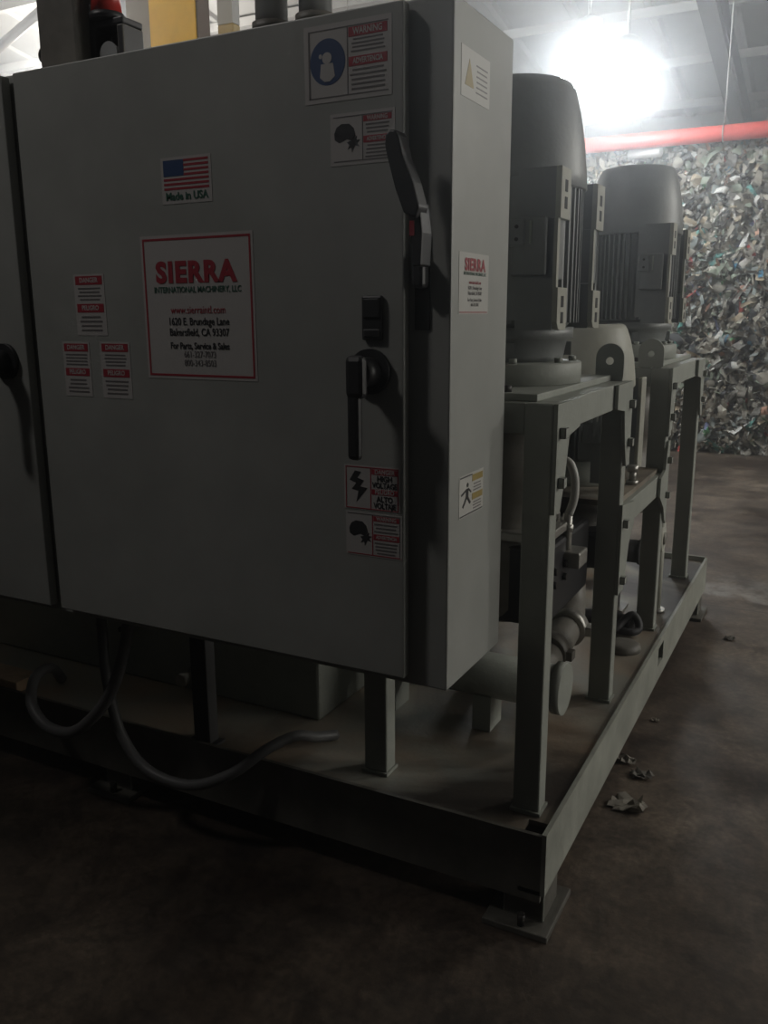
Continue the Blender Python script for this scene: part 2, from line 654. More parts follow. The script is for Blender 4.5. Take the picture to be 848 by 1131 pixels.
def scatter(x0, x1, num, s=1.0):
    for q in range(num):
        x = random.uniform(x0, x1)
        z = random.uniform(0.0, 1.0) * (bale_top(x) + 0.02)
        L = (0.09 + 0.28 * random.random() ** 1.8) * s
        Wd = min(0.12 * s, L * random.uniform(0.07, 0.38))
        flake(b.bm, Vector((x, bale_surface(x, z) - random.uniform(-0.03, 0.09), max(z, 0.05))), L, Wd, random.choices(range(len(pal)), wts)[0])
    for q in range(num // 9):
        x = random.uniform(x0, x1)
        y = 10.55 + random.random() ** 2 * 1.3
        flake(b.bm, Vector((x, y, bale_top(x) + random.uniform(-0.02, 0.07))), random.uniform(0.1, 0.24), random.uniform(0.04, 0.11), random.choices(range(len(pal)), wts)[0])


scatter(-3.6, -0.4, 11500)
scatter(-6.6, -3.6, 1800, 1.5)
scatter(-0.4, 3.6, 2600, 1.4)
o = b.build('waste_bale_wall', recalc=False)
tag(o, 'tall wall of compressed mixed paper and plastic waste under the red pipe', 'waste bales', kind='stuff')

b = MB()
for (x0, y, z, l) in ((-2.36, 10.46, 3.285, 0.36),):
    b.cyl((x0, y, z), (x0 + l, y - 0.06, z), 0.055, M['white'], seg=20)
    b.cyl((x0 - 0.004, y, z), (x0 + 0.02, y, z), 0.02, M['slot'], seg=12)
o = b.build('plastic_tube')
tag(o, 'short white plastic tube lying on top of the waste bales behind the far motor', 'tube')

# red sprinkler pipe with couplings and hanger rods
t = thing('sprinkler_pipe', 'long red sprinkler pipe hung just above the waste bales', 'pipe', (0, 10.35, 3.40))
b = MB()
b.cyl((-8.5, 0, 0), (4.0, 0, 0), 0.082, M['red'], seg=24)
b.build('pipe_run', t)
for xx in (-4.9, 0.6):
    b = MB()
    b.cyl((xx - 0.05, 0, 0), (xx + 0.05, 0, 0), 0.105, M['red'], seg=24)
    b.box(xx - 0.025, xx + 0.025, -0.14, 0.14, -0.02, 0.02, M['red'])
    b.build('coupling', t)
for xx in (-5.9, -2.86, -1.36, 1.3):
    b = MB()
    b.torus((xx, 0, 0), (1, 0, 0), 0.09, 0.008, M['steel'], seg=20, sub=6)
    b.cyl((xx, 0, 0.09), (xx, 0, roof_z(10.35) - 0.05 - 3.40), 0.006, M['purlin'], seg=8)
    b.build('hanger_rod', t)

b = MB()
b.cyl((-10.25, 8.0, 4.40), (-8.1, 8.0, 5.22), 0.055, M['brown'], seg=16)
b.cyl((-8.1, 8.0, 5.22), (-6.0, 8.0, 6.02), 0.055, M['brown'], seg=16)
o = b.build('roof_brace')
tag(o, 'rust brown diagonal brace under the bright roof at upper left', 'roof brace')

# yellow H column and ochre post behind the cabinet


t = thing('steel_column', 'brown steel column with a yellow painted front, behind the cabinet top', 'column', (-3.355, 4.1, 0))
b = MB()
b.box(-0.16, 0.155, -0.09, 0.02, 0, roof_z(4.2) - 0.02, M['brown'], 0.006)
b.box(-0.165, 0.20, -0.15, 0.08, 0, 0.03, M['brown'])
b.build('column_shaft', t)
b = MB()
b.box(-0.162, 0.150, -0.10, -0.09, 0.03, roof_z(4.2) - 0.1, M['yellow'], 0.002)
b.build('front_plate', t)['label'] = 'yellow painted front'
b = MB()
b.box(-3.70, -3.525, 4.02, 4.14, 0, roof_z(4.14) - 0.02, M['duct'], 0.006)
b.box(-3.71, -3.52, 4.00, 4.16, 0, 0.03, M['duct'])
tag(b.build('cable_duct'), 'flat grey brown upright cable duct left of the yellow column front', 'duct')
q = MB()
q.box(-3.675, -3.555, 4.8, 4.88, 0, 3.32, M['ochre'], 0.01)
q.box(-3.672, -3.558, 4.803, 4.877, 3.32, roof_z(4.9) - 0.02, M['purlin'])
tag(q.build('steel_post'), 'slim square post with ochre lower half right of the yellow column', 'post')

# ------------------------------------------------------------------ skid
SX1, SX0, SY0, SY1, SZ = -0.535, -3.02, 1.875, 4.68, 0.275
t = thing('machine_skid', 'long grey green steel skid carrying the motors and the cabinet', 'skid', (SX1, SY0, 0))
ox, oy = SX1, SY0


def sk(b, x0, x1, y0, y1, z0, z1, m, bevel=0.0):
    b.box(x0 - ox, x1 - ox, y0 - oy, y1 - oy, z0, z1, m, bevel)


b = MB()
# deck with a square lifting hole at the near right corner
hx0, hx1, hy0, hy1 = -0.606, -0.555, 1.892, 1.955
zt0, zt1 = SZ - 0.012, SZ
sk(b, SX0, hx0, SY0 + 0.012, SY1 - 0.012, zt0, zt1, M['deck'])
sk(b, hx1, SX1 - 0.012, SY0 + 0.012, SY1 - 0.012, zt0, zt1, M['deck'])
sk(b, hx0, hx1, SY0 + 0.012, hy0, zt0, zt1, M['deck'])
sk(b, hx0, hx1, hy1, SY1 - 0.012, zt0, zt1, M['deck'])
b.build('deck_plate', t)
b = MB()
# right channel, with a square socket cut out of its upper edge
ys, ye = 3.34, 3.45
for (ya, yb, za, zb) in ((SY0, ys, 0.12, 0.293), (ye, SY1, 0.12, 0.293), (ys, ye, 0.12, 0.185), (ys, ye, 0.262, 0.293)):
    sk(b, SX1 - 0.012, SX1, ya, yb, za, zb, M['skirt'])
sk(b, SX1 - 0.11, SX1 - 0.10, ys - 0.02, ye + 0.02, 0.16, 0.262, M['slot'])
sk(b, SX1 - 0.07, SX1 - 0.012, SY0, SY1, 0.12, 0.132, M['skirt'])
b.build('side_channel', t)
b = MB()
sk(b, SX0, SX1 - 0.012, SY0, SY0 + 0.012, 0.10, 0.287, M['shade_dark'])
sk(b, SX0, SX1 - 0.02, SY0 + 0.012, SY0 + 0.07, 0.10, 0.112, M['skirt'])
b.build('end_channel', t)
b = MB()
sk(b, SX0, SX1 - 0.012, SY1 - 0.012, SY1, 0.105, 0.30, M['skirt'])
b.build('end_channel', t)
b = MB()
sk(b, SX0, SX0 + 0.012, SY0 + 0.012, SY1 - 0.012, 0.105, 0.29, M['skirt'])
b.build('side_channel', t)
for (fx, fy) in ((-0.595, 1.97), (-0.595, 4.60), (-2.0, 1.97), (-2.9, 1.97), (-2.9, 4.60)):
    b = MB()
    sk(b, fx - 0.10, fx + 0.075, fy - 0.11, fy + 0.11, 0, 0.018, M['shade_dark'], 0.003)
    sk(b, fx - 0.06, fx + 0.05, fy - 0.06, fy + 0.06, 0.018, 0.19, M['skirt'], 0.004)
    sk(b, fx - 0.06, fx + 0.05, fy + 0.0, fy + 0.06, 0.19, 0.262, M['skirt'], 0.004)
    b.cyl((fx + 0.0 - ox, fy - 0.09 - oy, 0.018), (fx - ox, fy - 0.09 - oy, 0.05), 0.011, M['bolt'], seg=6)
    b.build('foot', t)

# ------------------------------------------------------------------ motor stands
PX0, PX1 = -0.660, -0.588       # right-hand posts
QX0, QX1 = -1.105, -1.033       # left-hand posts
PD = 0.056
TOP = 1.345


def square_bolt(q, x, y, z, r=0.013, d=0.016):
    q.box(x, x + d, y - r, y + r, z - r, z + r, M['bolt'], 0.002)


def stand(name, label, y0, y1):
    """four posts, four top beams, motor plate, gussets; y0 and y1 are the near faces of the two post rows"""
    t = thing(name, label, 'motor stand', (-0.847, (y0 + y1) / 2, SZ), 'grey motor stands on the skid')
    oz, mx, my = SZ, -0.847, (y0 + y1) / 2
    def bx(q, x0, x1, ya, yb, za, zb, m, bev=0.0):
        q.box(x0 - mx, x1 - mx, ya - my, yb - my, za - oz, zb - oz, m, bev)
    for yy in (y0, y1):
        for (xa, xb) in ((PX0, PX1), (QX0, QX1)):
            q = MB()
            bx(q, xa, xb, yy, yy + PD, SZ + 0.008, TOP, M['paint'], 0.005)
            bx(q, xa - 0.006, xb + 0.004, yy - 0.006, yy + PD + 0.006, SZ, SZ + 0.01, M['paint'])
            q.build('leg', t)
    for (xa, xb) in ((PX0 + 0.005, PX1 - 0.004), (QX0 + 0.004, QX1 - 0.005)):
        q = MB()
        bx(q, xa, xb, y0 + PD, y1, TOP - 0.075, TOP, M['paint'], 0.003)
        q.build('side_beam', t)
    for yy in (y0, y1):
        q = MB()
        bx(q, QX1, PX0, yy + 0.004, yy + PD - 0.004, TOP - 0.075, TOP, M['paint'], 0.003)
        q.build('cross_beam', t)
    # gusset plates on the outer right face, bolted
    for yy, sgn in ((y0, 1), (y1, -1)):
        q = MB()
        ye = yy if sgn > 0 else yy + PD
        pts = [(ye, TOP), (ye + sgn * 0.20, TOP), (ye + sgn * 0.20, TOP - 0.072), (ye + sgn * 0.105, TOP - 0.085), (ye + sgn * 0.078, TOP - 0.19), (ye + sgn * 0.045, TOP - 0.265), (ye, TOP - 0.265)]
        if sgn < 0:
            pts = pts[::-1]
        q.prism([(p - my, z - oz) for p, z in pts], 'x', PX1 - mx, PX1 + 0.010 - mx, M['paint'])
        for dz in (0.07, 0.19):
            square_bolt(q, PX1 + 0.010 - mx, ye + sgn * 0.03 - my, TOP - dz - oz)
        q.build('gusset_plate', t)
    q = MB()
    bx(q, QX0 + 0.02, PX0 + 0.02, y0 + 0.035, y1 + PD - 0.035, TOP, TOP + 0.018, M['paint'], 0.003)
    q.cyl((PX0 - 0.075 - mx, y0 + 0.075 - my, TOP + 0.018 - oz), (PX0 - 0.075 - mx, y0 + 0.075 - my, TOP + 0.034 - oz), 0.017, M['bolt'], seg=6)
    q.cyl((QX0 + 0.09 - mx, y0 + 0.075 - my, TOP + 0.018 - oz), (QX0 + 0.09 - mx, y0 + 0.075 - my, TOP + 0.034 - oz), 0.017, M['bolt'], seg=6)
    q.build('motor_plate', t)
    return t, mx, my


def lug(t, mx, my, x0, x1, y, z0, h):
    """round-topped lifting plate with an eye"""
    q = MB()
    r = (x1 - x0) / 2
    cx = (x0 + x1) / 2
    zc = z0 + h - r
    hz_, hr = zc - 0.010, 0.012
    n = 36
    rings = []
    for yy in (y - 0.012, y):
        out, inn = [], []
        for k in range(n):
            a = 2 * math.pi * k / n
            dx, dz = math.cos(a), math.sin(a)
            if dz >= 0:
                p = (cx + r * dx, zc + r * dz)
            else:
                tt = min(r / abs(dx) if abs(dx) > 1e-6 else 9e9, (zc - z0) / abs(dz))
                p = (cx + dx * tt, zc + dz * tt)
            out.append(q.bm.verts.new((p[0] - mx, yy - my, p[1] - SZ)))
            inn.append(q.bm.verts.new((cx + hr * dx - mx, yy - my, hz_ + hr * dz - SZ)))
        rings.append((out, inn))
    (o0, i0), (o1, i1) = rings
    fs = []
    for k in range(n):
        m_ = (k + 1) % n
        fs += [q.bm.faces.new((o0[k], o0[m_], i0[m_], i0[k])), q.bm.faces.new((o1[k], i1[k], i1[m_], o1[m_])),
               q.bm.faces.new((o0[k], o1[k], o1[m_], o0[m_])), q.bm.faces.new((i0[k], i0[m_], i1[m_], i1[k]))]
    q._setmat(fs, M['paint'])
    q.build('lifting_lug', t)


t1, mx1, my1 = stand('motor_stand', 'near motor stand in grey green steel with bolted gussets beside the cabinet', 1.978, 2.737)
lug(t1, mx1, my1, -0.690, -0.603, 2.765, TOP, 0.115)
t2, mx2, my2 = stand('motor_stand', 'far motor stand in grey green steel at the far end of the skid', 3.500, 4.312)
lug(t2, mx2, my2, -0.712, -0.616, 3.512, TOP, 0.110)

# low platform bolted between the two stands
t = thing('pump_platform', 'low platform bolted between the two motor stands at waist height', 'platform', (-0.847, 3.147, SZ))
mx, my = -0.847, 3.147
b = MB()
b.box(QX0 + 0.02 - mx, PX0 + 0.05 - mx, 2.795 - my, 3.498 - my, 0.935 - SZ, 0.953 - SZ, M['deck'])
b.build('deck_plate', t)
for (xa, xb) in ((PX0 + 0.005, PX1 - 0.004), (QX0 + 0.004, QX1 - 0.005)):
    b = MB()
    b.box(xa - mx, xb - mx, 2.795 - my, 3.498 - my, 0.855 - SZ, 0.935 - SZ, M['paint'], 0.003)
    b.build('side_beam', t)
for sgn, ye in ((1, 2.737), (-1, 3.556)):
    b = MB()
    pts = [(ye, 0.985), (ye + sgn * 0.055, 0.985), (ye + sgn * 0.075, 0.93), (ye + sgn * 0.17, 0.93), (ye + sgn * 0.15, 0.85), (ye + sgn * 0.085, 0.80), (ye + sgn * 0.055, 0.655), (ye, 0.655)]
    if sgn > 0:
        pts = [(ye, 0.955), (ye + 0.19, 0.935), (ye + 0.19, 0.857), (ye + 0.125, 0.80), (ye + 0.075, 0.655), (ye, 0.655)]
    else:
        pts = [(ye, 1.06), (ye - 0.045, 1.06), (ye - 0.075, 0.95), (ye - 0.16, 0.93), (ye - 0.16, 0.857), (ye - 0.07, 0.80), (ye - 0.03, 0.74), (ye, 0.72)]
    if sgn < 0:
        pts = pts[::-1]
    b.prism([(p - my, z - SZ) for p, z in pts], 'x', PX1 - mx, PX1 + 0.010 - mx, M['paint'])
    for z in ((0.89, 0.70) if sgn > 0 else (0.985, 0.845)):
        square_bolt(b, PX1 + 0.010 - mx, ye + sgn * 0.03 - my, z - SZ)
    b.build('gusset_plate', t)

# ------------------------------------------------------------------ motors


def motor(label, cy, base, body0, body1, group, top_h=0.235, flange=True, cone=M['motor'], cover=M['motor'], rail=M['lightpaint'], cx=-0.845):
    t = thing('electric_motor', label, 'motor', (cx, cy, base), group)
    h0, h1 = body0 - base, body1 - base
    # finned housing
    q = MB()
    q.lathe([(0.155, h0), (0.162, h0 + 0.01), (0.162, h1 - 0.01), (0.155, h1)], M['motor'], seg=48)
    for k in range(56):
        a = 2 * math.pi * k / 56
        rot = Matrix.Rotation(a, 3, 'Z')
        q.box(0, 0, 0, 0, 0, 0, M['motor']) if False else None
        c = rot @ Vector((0.173, 0, 0))
        vs = q.box(-0.0155, 0.0155, -0.0028, 0.0028, h0 + 0.012, h1 - 0.012, M['motor'], rot=rot)
        for v in vs:
            v.co += c
    q.build('finned_housing', t)
    # drive-end bell and flange
    q = MB()
    if flange:
        q.lathe([(0.145, 0.06), (0.15, 0.075), (0.158, h0 - 0.035), (0.175, h0 - 0.03), (0.175, h0)], cone, seg=48)
        for k in range(4):
            a = math.radians(20 + 90 * k)
            q.box(-0.012, 0.012, -0.012, 0.012, 0.075, h0 - 0.04, cone, rot=Matrix.Rotation(a, 3, 'Z'))
            for v in q.bm.verts[-8:]:
                v.co += Vector((0.158 * math.cos(a), 0.158 * math.sin(a), 0))
    else:
        q.lathe([(0.17, 0.0), (0.17, 0.02), (0.155, 0.03), (0.155, h0)], cone, seg=48)
    q.build('end_bell', t)
    if flange:
        q = MB()
        q.lathe([(0.198, 0.0), (0.201, 0.003), (0.201, 0.055), (0.198, 0.058), (0.15, 0.060)], M['paint'], seg=64)
        for k in range(8):
            a = 2 * math.pi * (k + 0.5) / 8
            q.cyl((0.176 * math.cos(a), 0.176 * math.sin(a), 0.058), (0.176 * math.cos(a), 0.176 * math.sin(a), 0.072), 0.012, M['paint'], seg=6)
        q.build('mounting_flange', t)
    # fan cover: flared skirt, shoulders, flat grille on top
    q = MB()
    H = top_h
    q.lathe([(0.192, h1 - 0.035), (0.196, h1 - 0.03), (0.194, h1), (0.186, h1 + H * 0.35), (0.172, h1 + H * 0.68), (0.158, h1 + H * 0.90), (0.148, h1 + H * 0.98), (0.138, h1 + H)], cover, seg=64)
    for r in (0.03, 0.06, 0.09, 0.12):
        q.torus((0, 0, h1 + H), (0, 0, 1), r, 0.003, M['slot'], seg=32, sub=6)
    q.build('fan_cover', t)
    # two foot rails on the right, each with slotted pads at both ends
    fx = 0.197
    for sg in (-1, 1):
        yc = sg * 0.172
        q = MB()
        q.box(0.06, fx - 0.012, yc + (0.022 if sg > 0 else -0.036), yc + (0.036 if sg > 0 else -0.022), h0 + 0.02, h1 - 0.02, M['motor'])
        q.box(fx - 0.016, fx - 0.006, yc - 0.038, yc - 0.020, h0 + 0.02, h1 - 0.02, rail)
        q.box(fx - 0.10, fx - 0.012, yc - 0.036, yc + 0.036, h0 + 0.12, h1 - 0.12, M['motor'], 0.004)
        q.build('foot_rail', t)
        if not flange:
            q = MB()
            q.box(fx - 0.014, fx, yc - 0.040, yc + 0.040, h0 - 0.06, h1 - 0.01, rail, 0.003)
            q.box(fx - 0.09, fx - 0.014, yc - 0.040, yc - 0.028, h0 - 0.06, h1 - 0.01, M['motor'])
            q.build('mounting_foot', t)
            continue
        for (za, zb, low) in ((h0 - 0.005, h0 + 0.10, True), (h1 - 0.125, h1 - 0.005, False)):
            q = MB()
            w = 0.040
            pts = [(yc - w, za), (yc + w, za), (yc + w, zb), (yc - w, zb)]
            if low:
                pts = [(yc - w, za + 0.02), (yc - w + 0.012, za + 0.004), (yc - w + 0.03, za), (yc + w, za), (yc + w, zb), (yc - w, zb)]
            q.prism(pts, 'x', fx - 0.014, fx, rail)
            q.box(fx - 0.11, fx - 0.014, yc - w, yc - w + 0.012, za, zb, M['motor'])
            for zz in ((za + zb) / 2 - 0.022, (za + zb) / 2 + 0.018):
                q.box(fx, fx + 0.001, yc - 0.010, yc + 0.012, zz - 0.014, zz + 0.014, M['slot'])
            q.build('mounting_foot', t)
    # small junction box on the flank of the near foot rail
    q = MB()
    zc = (h0 + h1) / 2 + 0.01
    q.box(0.075, 0.165, -0.222, -0.208, zc - 0.075, zc + 0.065, M['motor'], 0.004)
    q.box(0.070, 0.112, -0.232, -0.222, zc - 0.005, zc + 0.060, M['motor'], 0.004)
    q.box(0.124, 0.129, -0.228, -0.222, zc + 0.0, zc + 0.055, M['paint'])
    for dz in (0.012, 0.042):
        q.cyl((0.092, -0.234, zc + dz), (0.092, -0.232, zc + dz), 0.005, M['slot'], seg=8)
    q.build('junction_box', t)
    return t


G = 'grey vertical electric motors'
motor('large grey vertical motor nearest the cabinet, on the near stand', 2.385, TOP + 0.018, 1.515, 1.905, G)
motor('large grey vertical motor on the far stand in front of the bales', 3.930, TOP + 0.018, 1.515, 1.905, G)
motor('shorter vertical motor with pale domed cover standing low between the two tall motors', 3.150, 0.953, 1.04, 1.33, G, top_h=0.185, flange=False, cone=M['paint'], cover=M['lightpaint'])

# fitting at the foot of the low motor
b = MB()
b.cyl((-0.632, 3.12, 0.953), (-0.632, 3.12, 0.968), 0.024, M['steel'], seg=6)
b.cyl((-0.632, 3.12, 0.968), (-0.632, 3.12, 1.0), 0.014, M['steel'], seg=12)
b.cyl((-0.632, 3.12, 1.0), (-0.632, 3.12, 1.022), 0.021, M['steel'], seg=6)
tag(b.build('pipe_fitting'), 'small bright steel fitting on the low platform below the short motor', 'fitting')

# ------------------------------------------------------------------ pumps and pipework on the skid
# capped horizontal header pipe
t = thing('header_pipe', 'fat grey horizontal pipe with a flat round end cap behind the near post', 'pipe', (-0.648, 2.41, 0.36))
b = MB()
b.cyl((-0.68, 0, 0.085), (-0.03, 0, 0.085), 0.070, M['paint'], seg=36)
b.build('pipe_run', t)
b = MB()
b.cyl((-0.03, 0, 0.085), (0.0, 0, 0.085), 0.080, M['paint'], seg=36)
b.build('end_cap', t)
for xx in (-0.25, -0.58):
    b = MB()
    b.box(xx - 0.03, xx + 0.03, -0.05, 0.05, SZ - 0.36, 0.03, M['paint'])
    b.build('saddle', t)

# suction pipe running back with clamp couplings and an elbow rising to the pump
t = thing('suction_pipe', 'dark suction pipe with clamp couplings rising from the header pipe', 'pipe', (-0.80, 2.62, SZ))
b = MB()
b.tube([(0.02, -0.145, 0.15), (0.02, 0.0, 0.16), (0.015, 0.20, 0.17), (0.0, 0.36, 0.18), (-0.03, 0.48, 0.22), (-0.045, 0.53, 0.31), (-0.047, 0.53, 0.36)], 0.055, M['pipe'], seg=24)
b.build('pipe_run', t)
for (yy, zz) in ((0.06, 0.17), (0.30, 0.175)):
    b = MB()
    b.cyl((0.017, yy - 0.028, zz), (0.017, yy + 0.028, zz + 0.003), 0.065, M['steel'] if yy > 0.2 else M['pipe'], seg=28)
    b.box(0.017 - 0.085, 0.017 + 0.085, yy - 0.02, yy + 0.02, zz - 0.016, zz + 0.016, M['pipe'], 0.003)
    b.build('clamp_coupling', t)

# hydraulic pump hanging under the near motor
t = thing('hydraulic_pump', 'dark hydraulic pump hanging inside the near motor stand', 'pump', (-0.847, 2.385, 0.66))
b = MB()
b.lathe([(0.07, 0.0), (0.12, 0.02), (0.135, 0.06), (0.135, 0.24), (0.11, 0.27), (0.11, 0.36), (0.14, 0.37), (0.14, 0.61)], M['pipe'], seg=36)
b.build('pump_body', t)
b = MB()
b.box(-0.12, 0.17, -0.12, 0.34, 0.02, 0.25, M['black'], 0.012)
for (yy, zz) in ((-0.05, 0.13), (0.05, 0.13), (-0.05, 0.17), (0.05, 0.17)):
    b.cyl((0.17, yy, zz), (0.182, yy, zz), 0.012, M['bolt'], seg=6)
b.build('port_block', t)
b = MB()
b.box(0.02, 0.17, -0.13, 0.13, 0.265, 0.292, M['steel'], 0.004)
b.box(0.05, 0.14, 0.02, 0.10, 0.292, 0.315, M['steel'], 0.004)
b.build('valve_plate', t)

t = thing('hydraulic_pump', 'dark hydraulic pump hanging inside the far motor stand', 'pump', (-0.847, 3.93, 0.66))
b = MB()
b.lathe([(0.07, 0.0), (0.12, 0.02), (0.135, 0.06), (0.135, 0.24), (0.11, 0.27), (0.11, 0.36), (0.14, 0.37), (0.14, 0.61)], M['pipe'], seg=36)
b.build('pump_body', t)
b = MB()
b.box(-0.12, 0.15, -0.09, 0.09, 0.10, 0.20, M['pipe'], 0.012)
b.build('port_block', t)

t = thing('hydraulic_pump', 'dark hydraulic pump hanging below the low platform between the stands', 'pump', (-0.847, 3.15, 0.62))
b = MB()
b.lathe([(0.07, 0.0), (0.13, 0.02), (0.14, 0.05), (0.14, 0.20), (0.11, 0.22), (0.11, 0.27), (0.15, 0.28), (0.15, 0.31)], M['pipe'], seg=36)
b.build('pump_body', t)
b = MB()
b.box(-0.11, 0.16, -0.20, 0.12, 0.05, 0.18, M['black'], 0.012)
b.build('port_block', t)

# oil tank filling the left half of the skid
t = thing('oil_tank', 'grey oil tank on the skid behind the hoses under the cabinet', 'tank', (-2.1, 3.4, SZ))
b = MB()
b.box(-0.85, 0.72, -1.22, 1.15, 0.0, 0.95, M['paint'], 0.01)
b.box(-0.86, 0.73, -1.23, 1.16, 0.95, 0.965, M['paint'], 0.003)
b.build('tank_shell', t)
b = MB()
b.cyl((-0.15, -1.22, 0.35), (-0.15, -1.235, 0.35), 0.20, M['paint'], seg=36)
for k in range(10):
    a = 2 * math.pi * k / 10
    b.cyl((-0.15 + 0.175 * math.cos(a), -1.235, 0.35 + 0.175 * math.sin(a)), (-0.15 + 0.175 * math.cos(a), -1.245, 0.35 + 0.175 * math.sin(a)), 0.012, M['bolt'], seg=6)
b.build('inspection_cover', t)
b = MB()
b.cyl((0.20, -1.22, 0.06), (0.20, -1.28, 0.06), 0.025, M['steel'], seg=6)
b.build('drain_plug', t)

# valve with looped hose behind the near post
t = thing('hose_valve', 'small steel valve with a pale looped hose seen past the near post', 'valve', (-0.70, 2.47, 0.93))
b = MB()
b.tube([(-0.034, 0.0, 0.02), (-0.040, 0, 0.09), (-0.036, 0, 0.16), (-0.012, 0.0, 0.196), (0.018, 0.0, 0.196), (0.036, 0, 0.15), (0.036, 0, 0.09), (0.022, 0, 0.04)], 0.0125, M['white2'], seg=12)
b.build('hose_loop', t)
b = MB()
b.cyl((-0.034, 0, -0.07), (-0.034, 0, 0.035), 0.014, M['steel'], seg=16)
b.cyl((0.020, 0, -0.07), (0.020, 0, 0.045), 0.014, M['steel'], seg=16)
b.cyl((-0.034, 0, -0.01), (-0.034, 0, 0.012), 0.020, M['steel'], seg=6)
b.cyl((0.020, 0, -0.01), (0.020, 0, 0.012), 0.020, M['steel'], seg=6)
b.box(-0.075, 0.07, -0.035, 0.055, -0.115, -0.065, M['steel'], 0.006)
b.build('valve_body', t)
b = MB()
b.cyl((-0.03, -0.036, -0.09), (-0.03, -0.052, -0.09), 0.026, M['bolt'], seg=20)
b.build('hand_wheel', t)

# return line with flange and rod behind the third post
t = thing('return_line', 'pale upright return pipe with round flange behind the third post', 'pipe', (-0.625, 3.76, SZ))
b = MB()
b.cyl((0, 0, 0), (0, 0, 0.40), 0.018, M['lightpaint'], seg=20)
b.build('pipe_run', t)
b = MB()
b.cyl((-0.012, 0, 0.33), (0.014, 0, 0.33), 0.056, M['lightpaint'], seg=32)
b.cyl((0.014, 0, 0.33), (0.022, 0, 0.33), 0.03, M['steel'], seg=6)
b.build('round_flange', t)
b = MB()
b.cyl((0, 0, 0), (0, 0, 0.014), 0.036, M['steel'], seg=24)
b.build('base_flange', t)

b = MB()
b.cyl((-0.84, 3.72, 0.545), (-0.705, 3.72, 0.545), 0.05, M['rubber'], seg=28)
b.cyl((-0.705, 3.72, 0.545), (-0.695, 3.72, 0.545), 0.056, M['rubber'], seg=28)
b.box(-0.80, -0.78, 3.69, 3.75, SZ, 0.51, M['pipe'], 0.004)
b.box(-0.83, -0.75, 3.66, 3.78, SZ, SZ + 0.01, M['pipe'])
tag(b.build('oil_filter'), 'black cylindrical oil filter on a bracket behind the third post', 'filter')

# round cover and hose tangle on the deck
b = MB()
b.lathe([(0.068, 0.0), (0.070, 0.003), (0.068, 0.022), (0.055, 0.030), (0.02, 0.034)], M['pipe'], c=(-0.655, 3.24, SZ), seg=32)
tag(b.build('round_cover'), 'low round dark metal cover lying on the dusty deck by the second post', 'cover')
b = MB()
b.tube([(-0.80, 3.36, SZ + 0.03), (-0.72, 3.36, SZ + 0.028), (-0.69, 3.40, SZ + 0.06), (-0.66, 3.42, SZ + 0.085), (-0.635, 3.42, SZ + 0.06), (-0.63, 3.40, SZ + 0.03), (-0.67, 3.37, SZ + 0.025), (-0.78, 3.42, SZ + 0.025)], 0.016, M['rubber'], seg=10)
b.tube([(-0.86, 3.42, SZ + 0.05), (-0.75, 3.45, SZ + 0.05), (-0.655, 3.42, SZ + 0.04)], 0.03, M['rubber'], seg=12)
tag(b.build('rubber_hose'), 'black rubber hose coiled on the deck in front of the third post', 'hose')

# ------------------------------------------------------------------ control cabinet
CX1, CX0, CY0, CY1, CZ0, CZ1 = -0.694, -2.95, 1.612, 1.935, 0.752, 2.124
DY = 1.580                                   # door front
t = thing('control_cabinet', 'big grey electrical control cabinet with two doors and warning stickers', 'cabinet', (-1.82, 1.77, 0.752))
T = Vector((-1.82, 1.77, 0.752))


def cb(q, x0, x1, y0, y1, z0, z1, m, bev=0.0):
    q.box(x0 - T.x, x1 - T.x, y0 - T.y, y1 - T.y, z0 - T.z, z1 - T.z, m, bev)


def loc(x, y, z):
    return (x - T.x, y - T.y, z - T.z)


b = MB()
cb(b, CX0, CX1, CY0, CY1, CZ0, CZ1, M['cab'], 0.004)
b.build('cabinet_body', t)
b = MB()
cb(b, -1.822, -0.782, DY, CY0 - 0.006, 0.776, 2.116, M['cab'], 0.003)
cb(b, -1.81, -0.794, CY0 - 0.006, CY0, 0.79, 2.104, M['cabdark'])
door_r = b.build('door', t)
b = MB()
cb(b, -2.94, -1.862, DY, CY0 - 0.006, 0.776, 2.116, M['cab'], 0.003)
cb(b, -2.93, -1.874, CY0 - 0.006, CY0, 0.79, 2.104, M['cabdark'])
door_l = b.build('door', t)
door_l['label'] = 'left cabinet door'
door_r['label'] = 'right cabinet door with stickers'


def t_handle(parent, cx, cz):
    q = MB()
    cx -= 0.004
    q.cyl(loc(cx, DY, cz), loc(cx, DY - 0.012, cz), 0.046, M['black'], seg=36)
    q.cyl(loc(cx, DY - 0.012, cz), loc(cx, DY - 0.055, cz), 0.030, M['black'], r1=0.026, seg=28)
    q.build('handle_rosette', parent)
    q = MB()
    q.box(cx - 0.022 - T.x, cx + 0.022 - T.x, DY - 0.075 - T.y, DY - 0.05 - T.y, cz - 0.05 - T.z, cz + 0.035 - T.z, M['black'], 0.011)
    q.box(cx - 0.020 - T.x, cx + 0.010 - T.x, DY - 0.072 - T.y, DY - 0.052 - T.y, cz - 0.175 - T.z, cz - 0.03 - T.z, M['black'], 0.009)
    q.build('door_handle', parent)


t_handle(door_r, -0.852, 1.437)
t_handle(door_l, -1.935, 1.437)
b = MB()
cb(b, -0.873, -0.826, DY - 0.010, DY, 1.500, 1.588, M['black'], 0.004)
cb(b, -0.867, -0.832, DY - 0.014, DY - 0.010, 1.545, 1.582, M['rubber'], 0.002)
cb(b, -0.867, -0.832, DY - 0.013, DY - 0.010, 1.508, 1.522, M['hose'], 0.002)
b.build('lock_plate', door_r)

